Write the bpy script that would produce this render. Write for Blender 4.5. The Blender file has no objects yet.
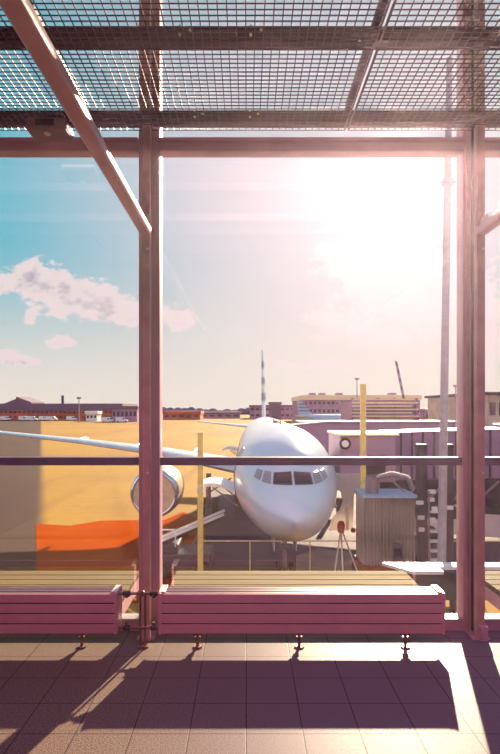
import bpy, bmesh, math, random
from mathutils import Vector, Matrix
random.seed(7)
sc = bpy.context.scene
COL = sc.collection
PI = math.pi

def lin(c):
    c = c / 255.0
    return c / 12.92 if c <= 0.04045 else ((c + 0.055) / 1.055) ** 2.4
def rgb(r, g, b): return (lin(r), lin(g), lin(b), 1.0)

# ------------------------------------------------------------------ camera
F, EYE = 550.0, 1.6
cam_d = bpy.data.cameras.new('camera')
cam_d.sensor_fit = 'VERTICAL'; cam_d.sensor_height = 36.0; cam_d.sensor_width = 36.0
cam_d.lens = F / 754.0 * 36.0
cam_d.shift_x = 3.0 / 754.0
cam_d.shift_y = 31.0 / 754.0
cam_d.clip_start = 0.05; cam_d.clip_end = 3000
cam = bpy.data.objects.new('camera', cam_d); COL.objects.link(cam)
cam.location = (0, 0, EYE); cam.rotation_euler = (PI / 2, 0, 0)
sc.camera = cam
try: sc.cycles.use_denoising = True
except Exception: pass
sc.cycles.max_bounces = 10; sc.cycles.transparent_max_bounces = 24
sc.cycles.volume_bounces = 0
sc.view_settings.view_transform = 'Standard'; sc.view_settings.look = 'None'
sc.view_settings.exposure = 0.0; sc.view_settings.gamma = 1.0
sc.view_settings.use_curve_mapping = False

# ------------------------------------------------------------------ sun
SUN = Vector((0.28, 1.0, 0.44)).normalized()
SUN_E = 20.0
sd = bpy.data.lights.new('sun', 'SUN'); sd.energy = SUN_E; sd.angle = math.radians(0.7); sd.color = (1.0, 0.85, 0.56)
so = bpy.data.objects.new('sun', sd); COL.objects.link(so)
so.rotation_euler = (-SUN).to_track_quat('-Z', 'Y').to_euler(); so.location = SUN * 200

# ------------------------------------------------------------------ sky
class G:
    """small node-graph writer"""
    def __init__(s, nt): s.nt = nt; s.L = nt.links
    def _in(s, sock, v):
        if isinstance(v, bpy.types.NodeSocket): s.L.new(v, sock)
        elif v is not None: sock.default_value = v
    def m(s, op, a, b=None, c=None, clamp=False):
        n = s.nt.nodes.new('ShaderNodeMath'); n.operation = op; n.use_clamp = clamp
        s._in(n.inputs[0], a); s._in(n.inputs[1], b)
        if c is not None: s._in(n.inputs[2], c)
        return n.outputs[0]
    def ss(s, x, lo, hi):
        n = s.nt.nodes.new('ShaderNodeMapRange'); n.interpolation_type = 'SMOOTHSTEP'
        s._in(n.inputs[0], x); n.inputs[1].default_value = lo; n.inputs[2].default_value = hi
        return n.outputs[0]
    def mix(s, f, a, b, mode='MIX'):
        n = s.nt.nodes.new('ShaderNodeMix'); n.data_type = 'RGBA'; n.blend_type = mode
        s._in(n.inputs[0], f); s._in(n.inputs[6], a); s._in(n.inputs[7], b)
        return n.outputs[2]
    def xyz(s, x, y, z=0.0):
        n = s.nt.nodes.new('ShaderNodeCombineXYZ')
        s._in(n.inputs[0], x); s._in(n.inputs[1], y); s._in(n.inputs[2], z)
        return n.outputs[0]
    def sep(s, v):
        n = s.nt.nodes.new('ShaderNodeSeparateXYZ'); s.L.new(v, n.inputs[0]); return n.outputs
    def noise(s, v, scale, detail=6, rough=0.55):
        n = s.nt.nodes.new('ShaderNodeTexNoise')
        if v is not None: s.L.new(v, n.inputs['Vector'])
        n.inputs['Scale'].default_value = scale; n.inputs['Detail'].default_value = detail; n.inputs['Roughness'].default_value = rough
        return n.outputs[0]

def build_world():
    w = bpy.data.worlds.new('sky'); sc.world = w; w.use_nodes = True
    nt = w.node_tree; nt.nodes.clear(); g = G(nt)
    tc = nt.nodes.new('ShaderNodeTexCoord')
    d = tc.outputs['Generated']
    x, y, z = g.sep(d)
    dot = nt.nodes.new('ShaderNodeVectorMath'); dot.operation = 'DOT_PRODUCT'
    nt.links.new(d, dot.inputs[0]); dot.inputs[1].default_value = SUN
    ang = g.m('ARCCOSINE', g.m('MINIMUM', dot.outputs['Value'], 1.0))
    # blue away from the sun, pale towards it
    far = g.ss(ang, 0.28, 0.78)
    base = g.mix(far, rgb(214, 222, 230), rgb(66, 200, 222))
    deep = g.ss(z, 0.45, 0.8)
    base = g.mix(deep, base, rgb(96, 160, 190))
    backsky = g.ss(ang, 1.1, 1.9)          # sky opposite the sun, brightened as fill for the airliner nose
    base = g.mix(backsky, base, (1.15, 1.15, 1.38, 1))
    low = g.m('SUBTRACT', 1.0, g.ss(z, 0.0, 0.30))
    base = g.mix(low, base, rgb(255, 246, 232))
    glow = g.m('POWER', g.m('MAXIMUM', dot.outputs['Value'], 0.0), 60.0)
    glow2 = g.m('POWER', g.m('MAXIMUM', dot.outputs['Value'], 0.0), 900.0)
    # clouds, laid on the dome by bearing and slope
    yy = g.m('MAXIMUM', y, 0.05)
    u = g.m('DIVIDE', x, yy); v = g.m('DIVIDE', z, yy)
    p = g.xyz(u, g.m('MULTIPLY', v, 1.5))
    def puffs(lst, vo=0.0):
        tot = None
        for (cx, cy, rx, ry) in lst:
            a = g.m('DIVIDE', g.m('SUBTRACT', u, cx), rx)
            b = g.m('DIVIDE', g.m('SUBTRACT', v, cy - vo), ry)
            r2 = g.m('ADD', g.m('MULTIPLY', a, a), g.m('MULTIPLY', b, b))
            e = g.m('EXPONENT', g.m('MULTIPLY', r2, -1.0))
            tot = e if tot is None else g.m('ADD', tot, e)
        return tot
    def P(px, py, rx, ry): return ((px - 247) / F, (408 - py) / F, rx / F, ry / F)
    L = [P(30, 272, 24, 17), P(6, 284, 20, 10), P(50, 288, 32, 20), P(82, 298, 34, 20), P(114, 308, 30, 20), P(155, 316, 34, 13), P(30, 318, 9, 10),
         P(4, 355, 16, 10), P(26, 362, 20, 5), P(60, 342, 30, 7), P(180, 322, 14, 10)]
    R = [P(345, 258, 38, 22), P(395, 248, 38, 20), P(385, 290, 50, 22), P(430, 300, 40, 30), P(330, 320, 30, 14), P(380, 335, 60, 16),
         P(310, 365, 50, 6), P(420, 270, 50, 30), P(485, 330, 30, 60)]
    out_far = [(-1.3, 0.35, 0.3, 0.10), (-1.9, 0.3, 0.4, 0.1), (1.4, 0.3, 0.4, 0.12)]
    n1 = g.noise(p, 25.0, 9, 0.62)
    nn = g.m('SUBTRACT', n1, 0.5)
    pf = puffs(L + R + out_far)
    dens = g.m('ADD', pf, g.m('MULTIPLY', nn, g.m('MULTIPLY', g.m('MINIMUM', g.m('MULTIPLY', pf, 2.5), 1.0), 3.2)))
    mask = g.ss(dens, 0.42, 0.85)
    # underside: where there is much more cloud above than below
    p2 = g.xyz(u, g.m('MULTIPLY', g.m('ADD', v, 0.018), 1.5))
    n2 = g.noise(p2, 25.0, 9, 0.62)
    und = g.ss(g.m('ADD', g.m('MULTIPLY', g.m('SUBTRACT', n2, n1), 4.0), g.m('SUBTRACT', dens, 1.0)), 0.15, 1.1)
    cl = g.mix(g.m('MULTIPLY', und, g.ss(ang, 0.35, 0.7)), rgb(255, 240, 238), rgb(190, 182, 198))
    fr = g.ss(y, 0.05, 0.3)
    col = g.mix(g.m('MULTIPLY', g.m('MULTIPLY', mask, 0.95), fr), base, cl)
    bg = nt.nodes.new('ShaderNodeBackground'); bg.inputs[1].default_value = 1.0
    addg = g.mix(1.0, col, g.mix(1.0, g.mix(g.m('MULTIPLY', glow, 0.04), (0, 0, 0, 1), (1.0, 0.72, 0.80, 1)),
                               g.mix(g.m('MULTIPLY', glow2, 0.5), (0, 0, 0, 1), (1.6, 1.5, 1.2, 1)), 'ADD'), 'ADD')
    # below the horizon: warm ground haze
    addg = g.mix(g.m('SUBTRACT', 1.0, g.ss(z, -0.02, -0.001)), addg, rgb(150, 120, 105))
    nt.links.new(addg, bg.inputs[0])
    o = nt.nodes.new('ShaderNodeOutputWorld'); nt.links.new(bg.outputs[0], o.inputs[0])
build_world()

# fill lights added to the room, without fixtures
def area(name, loc, rot, sx, sy, e, c):
    a = bpy.data.lights.new(name, 'AREA'); a.shape = 'RECTANGLE'; a.size = sx; a.size_y = sy; a.energy = e; a.color = c
    o = bpy.data.objects.new(name, a); COL.objects.link(o); o.location = loc; o.rotation_euler = rot; return o
for lx in (-1.7, 0.35, 2.4):          # unseen pink fill added for the radiators and shaded floor
    l = bpy.data.lights.new('fill_spot', 'SPOT'); l.energy = 110; l.color = (1.0, 0.34, 0.90); l.spot_size = math.radians(78); l.spot_blend = 0.9; l.shadow_soft_size = 0.25
    o = bpy.data.objects.new('fill_spot', l); COL.objects.link(o); o.location = (lx, 1.5, 3.45)
    o.rotation_euler = (Vector((0, 2.0, -3.2))).to_track_quat('-Z', 'Y').to_euler()

# ------------------------------------------------------------------ materials
def pmat(name, c, rough=0.5, metal=0.0, c2=None, scale=8.0, bump=0.0, bscale=60.0, stretch=(1, 1, 1), spec=0.3, alpha=None):
    m = bpy.data.materials.new(name); m.use_nodes = True; nt = m.node_tree; nt.nodes.clear(); g = G(nt)
    b = nt.nodes.new('ShaderNodeBsdfPrincipled'); o = nt.nodes.new('ShaderNodeOutputMaterial'); nt.links.new(b.outputs[0], o.inputs[0])
    tc = nt.nodes.new('ShaderNodeTexCoord'); mp = nt.nodes.new('ShaderNodeMapping'); nt.links.new(tc.outputs['Object'], mp.inputs[0])
    mp.inputs['Scale'].default_value = stretch
    c2 = c2 or tuple(min(1, k * 0.82) for k in c[:3]) + (1,)
    n = g.noise(mp.outputs[0], scale, 5, 0.55)
    f = g.ss(n, 0.35, 0.65)
    nt.links.new(g.mix(f, c, c2), b.inputs['Base Color'])
    nt.links.new(g.m('ADD', g.m('MULTIPLY', n, 0.12), rough - 0.06, clamp=True), b.inputs['Roughness'])
    b.inputs['Metallic'].default_value = metal
    b.inputs['Specular IOR Level'].default_value = spec
    if bump:
        bm_ = nt.nodes.new('ShaderNodeBump'); bm_.inputs['Strength'].default_value = bump; bm_.inputs['Distance'].default_value = 0.01
        nt.links.new(g.noise(mp.outputs[0], bscale, 3), bm_.inputs['Height']); nt.links.new(bm_.outputs[0], b.inputs['Normal'])
    return m

def glass_mat(name, f0=0.09, tint=(0.97, 0.97, 0.96, 1), grow=0.9):
    m = bpy.data.materials.new(name); m.use_nodes = True; nt = m.node_tree; nt.nodes.clear(); g = G(nt)
    lw = nt.nodes.new('ShaderNodeLayerWeight'); lw.inputs[0].default_value = 0.5
    f = g.m('ADD', g.m('MULTIPLY', g.m('POWER', lw.outputs['Facing'], 5.0), grow), f0, clamp=True)
    t = nt.nodes.new('ShaderNodeBsdfTransparent'); t.inputs[0].default_value = tint
    r = nt.nodes.new('ShaderNodeBsdfGlossy'); r.inputs['Roughness'].default_value = 0.0; r.inputs[0].default_value = (1, 1, 1, 1)
    mx = nt.nodes.new('ShaderNodeMixShader'); nt.links.new(f, mx.inputs[0]); nt.links.new(t.outputs[0], mx.inputs[1]); nt.links.new(r.outputs[0], mx.inputs[2])
    o = nt.nodes.new('ShaderNodeOutputMaterial'); nt.links.new(mx.outputs[0], o.inputs[0])
    return m

def floor_mat():
    m = bpy.data.materials.new('terrazzo_tile'); m.use_nodes = True; nt = m.node_tree; nt.nodes.clear(); g = G(nt)
    b = nt.nodes.new('ShaderNodeBsdfPrincipled'); o = nt.nodes.new('ShaderNodeOutputMaterial'); nt.links.new(b.outputs[0], o.inputs[0])
    geo = nt.nodes.new('ShaderNodeNewGeometry'); x, y, z = g.sep(geo.outputs['Position'])
    T = 0.28
    def line(c, off):
        f = g.m('FRACT', g.m('DIVIDE', g.m('ADD', c, off), T))
        d = g.m('MINIMUM', f, g.m('SUBTRACT', 1.0, f))
        return g.m('SUBTRACT', 1.0, g.ss(d, 0.006, 0.013)), g.m('FLOOR', g.m('DIVIDE', g.m('ADD', c, off), T))
    lx, ix = line(x, 10 * T + 0.004); ly, iy = line(y, 40 * T - 2.70 + T * 0.0)
    grout = g.m('MAXIMUM', lx, ly)
    wn = nt.nodes.new('ShaderNodeTexWhiteNoise'); wn.noise_dimensions = '2D'; nt.links.new(g.xyz(ix, iy), wn.inputs[0])
    sp = g.noise(geo.outputs['Position'], 150.0, 3, 0.8)
    sp2 = g.noise(geo.outputs['Position'], 60.0, 2, 0.5)
    warm = g.ss(x, -0.9, 0.6)
    ca = g.mix(warm, rgb(138, 118, 104), rgb(120, 104, 116))      # sun glare painted into the tiles: buff left, pinker right
    cb = g.mix(warm, rgb(64, 46, 42), rgb(104, 86, 102))
    c = g.mix(g.ss(sp, 0.40, 0.60), cb, ca)
    c = g.mix(g.m('MULTIPLY', wn.outputs[0], 0.13), c, rgb(112, 92, 94))
    c = g.mix(g.m('MULTIPLY', grout, 0.9), c, rgb(34, 18, 28))
    nt.links.new(c, b.inputs['Base Color'])
    nt.links.new(g.m('ADD', g.m('MULTIPLY', sp2, 0.14), 0.42), b.inputs['Roughness']); b.inputs['Specular IOR Level'].default_value = 0.07
    bm_ = nt.nodes.new('ShaderNodeBump'); bm_.inputs['Strength'].default_value = 0.25; bm_.inputs['Distance'].default_value = 0.003
    nt.links.new(g.m('SUBTRACT', 1.0, grout), bm_.inputs['Height']); nt.links.new(bm_.outputs[0], b.inputs['Normal'])
    return m

def apron_mat():
    m = bpy.data.materials.new('apron_concrete'); m.use_nodes = True; nt = m.node_tree; nt.nodes.clear(); g = G(nt)
    b = nt.nodes.new('ShaderNodeBsdfPrincipled'); o = nt.nodes.new('ShaderNodeOutputMaterial'); nt.links.new(b.outputs[0], o.inputs[0])
    geo = nt.nodes.new('ShaderNodeNewGeometry'); x, y, z = g.sep(geo.outputs['Position'])
    n = g.noise(geo.outputs['Position'], 0.05, 6, 0.6)
    n2 = g.noise(geo.outputs['Position'], 1.2, 5, 0.6)
    st = nt.nodes.new('ShaderNodeMapping'); nt.links.new(geo.outputs['Position'], st.inputs[0]); st.inputs['Rotation'].default_value = (0, 0, 0.5); st.inputs['Scale'].default_value = (0.25, 0.015, 1)
    n3 = g.noise(st.outputs[0], 1.0, 4, 0.5)
    c = g.mix(g.ss(n, 0.35, 0.65), rgb(150, 112, 38), rgb(138, 100, 44))
    c = g.mix(g.m('MULTIPLY', g.ss(n3, 0.55, 0.72), 0.55), c, rgb(92, 52, 40))
    c = g.mix(g.m('MULTIPLY', g.ss(n2, 0.45, 0.7), 0.22), c, rgb(98, 62, 36))
    # grey-violet ground with shade painted in, over the lane at the far left
    shade_lane = g.m('SUBTRACT', 1.0, g.ss(g.m('ADD', x, g.m('MULTIPLY', y, 0.375)), -0.4, 0.6))
    c = g.mix(g.m('MULTIPLY', shade_lane, 0.9), c, rgb(40, 22, 34))
    nt.links.new(c, b.inputs['Base Color']); b.inputs['Roughness'].default_value = 0.9; b.inputs['Specular IOR Level'].default_value = 0.08
    return m

M = dict(
    floor=floor_mat(), apron=apron_mat(),
    glass=glass_mat('window_glass', 0.08, (0.975, 0.96, 0.97, 1)),
    mull=pmat('mauve_metal', rgb(206, 158, 172), 0.38, 0.15, rgb(194, 146, 160), 3, stretch=(1, 1, 0.2)),
    mull_d=pmat('dark_channel', rgb(66, 34, 46), 0.5, 0.2),
    mull_l=pmat('pale_bronze_metal', rgb(206, 160, 150), 0.36, 0.3),
    beam=pmat('purlin_metal', rgb(92, 54, 96), 0.5, 0.2),
    mesh=pmat('mesh_wire', rgb(120, 74, 92), 0.4, 0.5),
    bolt=pmat('bolt_steel', rgb(225, 215, 215), 0.3, 0.8),
    rad=pmat('radiator_enamel', rgb(222, 160, 162), 0.4, 0.05, rgb(212, 150, 156), 2, bump=0.05),
    rad_top=pmat('radiator_top_enamel', rgb(108, 72, 88), 0.38, 0.2),
    rad_cap=pmat('radiator_cap_steel', rgb(222, 206, 200), 0.35, 0.2),
    groove=pmat('groove_shadow_gap', rgb(40, 22, 34), 0.8),
    pipe=pmat('pipe_brass', rgb(134, 92, 84), 0.4, 0.4),
    stand_shade=pmat('painted_stand_shade', rgb(64, 34, 62), 0.85, 0.0, rgb(54, 28, 54), 0.6),
    sun_patch=pmat('painted_sun_patch', rgb(140, 122, 112), 0.9, 0.0, rgb(124, 104, 98), 0.8),
    sill=pmat('sill_aluminium', rgb(200, 180, 176), 0.3, 0.5),
    deck=pmat('olive_deck_board', rgb(88, 66, 28), 0.85, 0.0, rgb(76, 56, 24), 4, stretch=(0.4, 6, 1)),
    wall=pmat('mauve_plaster', rgb(84, 38, 62), 0.9),
    ceil=pmat('ceiling_plaster', rgb(120, 86, 100), 0.8),
    white=pmat('white_paint', rgb(232, 226, 226), 0.35, 0.0, rgb(220, 214, 218), 1.5),
    plane=pmat('aircraft_paint', rgb(214, 216, 228), 0.22, 0.15, rgb(202, 206, 222), 0.6),
    wingm=pmat('wing_grey', rgb(206, 206, 216), 0.3, 0.25),
    ckp=pmat('cockpit_glass', rgb(30, 18, 34), 0.12, 0.0),
    ckp2=pmat('side_window_glass', rgb(150, 142, 150), 0.2, 0.0),
    tire=pmat('tyre_rubber', rgb(28, 20, 28), 0.8),
    strut=pmat('gear_strut', rgb(150, 130, 140), 0.4, 0.5),
    nac=pmat('nacelle_lip_metal', rgb(230, 228, 232), 0.12, 0.9),
    nacb=pmat('nacelle_paint', rgb(226, 190, 160), 0.3, 0.2),
    brickd=pmat('dark_red_paint', rgb(110, 36, 40), 0.6),
    fan=pmat('fan_titanium', rgb(120, 66, 50), 0.35, 0.5),
    blue=pmat('blue_grey_paint', rgb(96, 98, 140), 0.4),
    lblue=pmat('pale_blue_paint', rgb(150, 176, 208), 0.35),
    orange=pmat('orange_reflection_paint', rgb(156, 66, 2), 0.95, 0.0, rgb(146, 60, 3), 0.5, spec=0.0),
    yellow=pmat('yellow_reflection_paint', rgb(250, 214, 120), 0.5),
    brick=pmat('rust_brick', rgb(190, 92, 56), 0.8, 0.0, rgb(160, 74, 56), 0.12),
    roofd=pmat('slate_roof', rgb(104, 78, 106), 0.7),
    wind=pmat('dim_windows', rgb(66, 40, 66), 0.3),
    cream=pmat('cream_fascia', rgb(240, 218, 178), 0.6),
    mauve=pmat('mauve_cladding', rgb(166, 128, 158), 0.6, 0.0, rgb(150, 112, 146), 0.3),
    violet=pmat('violet_bridge_steel', rgb(150, 114, 152), 0.45, 0.1, rgb(136, 102, 142), 0.5),
    dviolet=pmat('dark_bridge_steel', rgb(52, 32, 54), 0.55, 0.2),
    corr=pmat('corrugated_grey_green', rgb(186, 170, 160), 0.42, 0.3, rgb(160, 150, 140), 0.8),
    tree=pmat('distant_foliage', rgb(98, 84, 112), 0.9),
    red=pmat('red_paint', rgb(206, 62, 44), 0.4),
    mast=pmat('mast_galvanised', rgb(176, 166, 176), 0.5, 0.3),
    belt=pmat('loader_steel', rgb(84, 62, 84), 0.5, 0.2),
    plastic=pmat('grey_plastic', rgb(150, 112, 118), 0.55),
    vglass=pmat('vehicle_glass', rgb(44, 60, 58), 0.15),
)

def fabric_mat():
    m = bpy.data.materials.new('white_hood_fabric'); m.use_nodes = True; nt = m.node_tree; nt.nodes.clear(); g = G(nt)
    a = nt.nodes.new('ShaderNodeBsdfDiffuse'); b = nt.nodes.new('ShaderNodeBsdfTranslucent'); x = nt.nodes.new('ShaderNodeMixShader'); o = nt.nodes.new('ShaderNodeOutputMaterial')
    n = g.noise(None, 9.0, 3); c = g.mix(n, rgb(240, 232, 228), rgb(222, 210, 208))
    nt.links.new(c, a.inputs[0]); nt.links.new(c, b.inputs[0]); x.inputs[0].default_value = 0.6
    nt.links.new(a.outputs[0], x.inputs[1]); nt.links.new(b.outputs[0], x.inputs[2]); nt.links.new(x.outputs[0], o.inputs[0])
    return m
M['fabric'] = fabric_mat()

# ------------------------------------------------------------------ mesh helpers
class MB:
    def __init__(s): s.bm = bmesh.new()
    def box(s, x0, x1, y0, y1, z0, z1):
        r = bmesh.ops.create_cube(s.bm, size=1.0)
        for v in r['verts']:
            v.co = Vector(((x0 + x1) / 2 + v.co.x * (x1 - x0), (y0 + y1) / 2 + v.co.y * (y1 - y0), (z0 + z1) / 2 + v.co.z * (z1 - z0)))
        return s
    def obox(s, p, q, w, h, up=Vector((0, 0, 1))):
        """bar of section w x h from p to q"""
        p, q = Vector(p), Vector(q); d = (q - p); L = d.length; d.normalize()
        side = d.cross(up)
        if side.length < 1e-4: side = d.cross(Vector((1, 0, 0)))
        side.normalize(); u2 = side.cross(d).normalized()
        r = bmesh.ops.create_cube(s.bm, size=1.0)
        for v in r['verts']:
            v.co = (p + q) / 2 + d * (v.co.x * L) + side * (v.co.y * w) + u2 * (v.co.z * h)
        return s
    def rod(s, p, q, r1, r2=None, n=16, caps=True):
        p, q = Vector(p), Vector(q); r2 = r1 if r2 is None else r2
        d = q - p; L = d.length
        rot = d.to_track_quat('Z', 'Y').to_matrix().to_4x4()
        bmesh.ops.create_cone(s.bm, cap_ends=caps, segments=n, radius1=r1, radius2=r2, depth=L, matrix=Matrix.Translation((p + q) / 2) @ rot)
        return s
    def ball(s, c, r, sx=1, sy=1, sz=1, n=16):
        bmesh.ops.create_uvsphere(s.bm, u_segments=n, v_segments=n // 2 + 2, radius=r, matrix=Matrix.Translation(c) @ Matrix.Diagonal((sx, sy, sz, 1)))
        return s
    def lathe(s, prof, c=(0, 0, 0), axis='Y', n=32):
        """prof = [(along, radius)]"""
        c = Vector(c); rings = []
        for (a, r) in prof:
            ring = []
            for k in range(n):
                t = 2 * PI * k / n
                o = {'Y': Vector((r * math.cos(t), a, r * math.sin(t))), 'Z': Vector((r * math.cos(t), r * math.sin(t), a)), 'X': Vector((a, r * math.cos(t), r * math.sin(t)))}[axis]
                ring.append(s.bm.verts.new(c + o))
            rings.append(ring)
        for A, B in zip(rings, rings[1:]):
            for k in range(n): s.bm.faces.new((A[k], A[(k + 1) % n], B[(k + 1) % n], B[k]))
        s.bm.faces.new(rings[0]); s.bm.faces.new(rings[-1][::-1])
        return s
    def prism(s, pts, vec):
        """closed polygon pts extruded by vec"""
        vec = Vector(vec); a = [s.bm.verts.new(Vector(p)) for p in pts]; b = [s.bm.verts.new(Vector(p) + vec) for p in pts]
        n = len(pts); s.bm.faces.new(a); s.bm.faces.new(b[::-1])
        for k in range(n): s.bm.faces.new((a[k], b[k], b[(k + 1) % n], a[(k + 1) % n]))
        return s
    def loft(s, rings, cap=True):
        R = [[s.bm.verts.new(Vector(p)) for p in r] for r in rings]
        for A, B in zip(R, R[1:]):
            n = len(A)
            for k in range(n): s.bm.faces.new((A[k], A[(k + 1) % n], B[(k + 1) % n], B[k]))
        if cap: s.bm.faces.new(R[0][::-1]); s.bm.faces.new(R[-1])
        return s
    def build(s, name, mat, parent=None, smooth=False, bevel=0.0, loc=None):
        bmesh.ops.recalc_face_normals(s.bm, faces=s.bm.faces)
        me = bpy.data.meshes.new(name); s.bm.to_mesh(me); s.bm.free()
        me.materials.append(mat if not isinstance(mat, str) else M[mat])
        if smooth:
            for p in me.polygons: p.use_smooth = True
        o = bpy.data.objects.new(name, me); COL.objects.link(o)
        if parent is not None: o.parent = parent
        if loc is not None: o.location = loc
        if smooth:
            try:
                m_ = o.modifiers.new('edge', 'EDGE_SPLIT'); m_.split_angle = math.radians(40)
            except Exception: pass
        if bevel:
            bv = o.modifiers.new('bevel', 'BEVEL'); bv.width = bevel; bv.segments = 2; bv.limit_method = 'ANGLE'
        return o

def tag(o, label=None, cat=None, group=None, kind=None):
    if label: o['label'] = label
    if cat: o['category'] = cat
    if group: o['group'] = group
    if kind: o['kind'] = kind
    return o
def empty(name, loc=(0, 0, 0), rz=0.0):
    o = bpy.data.objects.new(name, None); COL.objects.link(o); o.location = loc; o.rotation_euler = (0, 0, rz)
    o.empty_display_size = 0.1
    return o
def kids(o): return [c for c in bpy.data.objects if c.parent == o]
def copy_tree(o, parent=None):
    c = o.copy(); COL.objects.link(c); c.parent = parent
    for ch in kids(o): copy_tree(ch, c)
    return c
def at(px, py, y):
    """point of the place seen at that pixel, y metres in front of the camera"""
    return Vector(((px - 247) / F * y, y, EYE + (408 - py) / F * y))

# ================================================================== SETTING
GL = 4.0                                  # glass line
XL, XR, YB, ZT = -3.10, 4.02, -4.5, 5.05  # room shell
GZ = -5.0                                 # apron level

tag(MB().box(XL, XR, YB, GL + 0.06, -0.25, 0).build('floor', 'floor'), 'square stone tile floor of the concourse with sun patches', 'floor', kind='structure')
tag(MB().box(XL, XR, YB, GL + 0.1, ZT, ZT + 0.2).build('ceiling', 'ceil'), 'plain roof above the mesh ceiling', 'ceiling', kind='structure')
tag(MB().box(XL - 0.2, XR + 0.2, YB - 0.2, YB, -0.25, ZT + 0.2).build('wall_back', 'wall'), 'mauve wall behind the viewer', 'wall', kind='structure')
tag(MB().box(XL - 0.2, XL, YB, GL + 0.1, -0.25, ZT + 0.2).build('wall_left', 'wall'), 'side wall left of the seating bay', 'wall', kind='structure')
tag(MB().box(XR, XR + 0.2, YB, GL + 0.1, -0.25, ZT + 0.2).build('wall_right', 'wall'), 'side wall right of the bays', 'wall', kind='structure')
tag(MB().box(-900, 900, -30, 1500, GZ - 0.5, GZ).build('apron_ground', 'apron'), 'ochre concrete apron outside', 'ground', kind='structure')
# the part of the terminal under the concourse
tag(MB().box(-12, 12, YB, GL + 0.12, GZ, -0.26).build('wall_front', 'wall'), 'storey below the concourse', 'wall', kind='structure')

# ---- mullions
MX = [-0.699 - 2.32, -0.699, 1.619, 1.619 + 2.32]
def mullion(i, X):
    root = empty('trim_%d' % i, (X, GL, 0)); tag(root, 'full height window mullion', 'mullion', kind='structure')
    MB().box(-0.075, 0.075, -0.07, 0.06, 0, ZT).build('mullion_body', 'mull', root, bevel=0.006)
    b = MB().box(-0.016, 0.012, -0.14, -0.07, 0, ZT).build('mullion_channel', 'mull_d', root)
    MB().box(-0.028, 0.028, -0.20, -0.135, -0.0, ZT).build('mullion_fin', 'mull_l', root, bevel=0.006)
    MB().box(-0.055, -0.035, -0.082, -0.07, 0, ZT).build('glazing_bead', 'mull_l', root)
    MB().box(-0.06, 0.06, -0.215, 0.02, 0, 0.012).box(-0.02, 0.035, -0.235, -0.19, 0, 0.10).build('foot_bracket', 'mull', root, bevel=0.004)
    k = MB()
    for zz in (0.07, 1.15, 2.70, 2.93): k.rod((0.012, -0.205, zz), (0.012, -0.197, zz), 0.009, n=10)
    k.build('screw', 'bolt', root)
for i, X in enumerate(MX): mullion(i + 1, X)

# ---- windows: three bays
def window(i, x0, x1):
    root = empty('window_%d' % i, ((x0 + x1) / 2, GL, 0)); tag(root, 'tall glazed bay between mullions', 'window', kind='structure')
    w = (x1 - x0) / 2 - 0.076
    zt0, zt1 = EYE - 58 * 3.9 / F, EYE - 50 * 3.9 / F      # mid transom
    MB().box(-w, w, -0.06, 0.012, zt0, zt1).build('transom', 'beam', root, bevel=0.004)
    hb0, hb1 = EYE + 251 * 4.0 / F, EYE + 271 * 3.9 / F   # head beam
    MB().box(-w, w, -0.085, 0.012, hb0, hb1).box(-w, w, -0.10, -0.085, hb1 - 0.03, hb1).box(-w, w, -0.10, -0.085, hb0, hb0 + 0.022).build('head_beam', 'mull', root, bevel=0.003)
    MB().box(-w, w, -0.05, 0.05, 0.0, 0.07).build('sill_panel', 'mull', root, bevel=0.003)
    MB().box(-w, w, -0.058, 0.05, 0.07, 0.088).build('sill', 'sill', root, bevel=0.003)
    MB().box(-w, w, -0.04, 0.05, ZT - 0.12, ZT).build('top_rail', 'mull', root)
    for a, b, nm in ((0.088, zt0, 'lower'), (zt1, hb0, 'upper'), (hb1, ZT - 0.12, 'roof')):
        MB().box(-w, w, 0.0, 0.01, a, b).build('glass_pane', 'glass', root)
for i in range(3): window(i + 1, MX[i], MX[i + 1])

# ---- ceiling: purlins, joists, wire mesh
HM = EYE + 1.956                           # mesh level
def purlin(n, yc, wide):
    p = tag(MB().box(XL, XR, yc - wide / 2, yc + wide / 2, HM + 0.012, HM + 0.085).box(XL, XR, yc - wide / 2 - 0.012, yc - wide / 2, HM + 0.012, HM + 0.03).box(XL, XR, yc - wide / 2 - 0.012, yc - wide / 2, HM + 0.070, HM + 0.088).build('trim_%d' % n, 'beam'),
            'dark steel purlin above the wire mesh', 'beam', kind='structure')
    for X in (-0.36, 0.02 + 0.32 * 0, 2.0):
        for dx, dz in ((0, 0), (0.055, 0.02), (0.0, 0.04)):
            b = MB().rod((X + dx, yc - wide / 2 - 0.02, HM + 0.045 + dz), (X + dx, yc - wide / 2, HM + 0.045 + dz), 0.007, n=8).build('bolt', 'bolt', p)
purlin(5, 3.825, 0.075); purlin(6, 2.99, 0.07); purlin(7, 2.2, 0.07)
for n, X in ((8, -1.13), (9, 0.70), (10, 2.55)):
    tag(MB().box(X - 0.022, X + 0.022, 1.6, 3.78, HM + 0.088, HM + 0.14).build('trim_%d' % n, 'beam'), 'joist above the mesh', 'beam', kind='structure')

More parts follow.
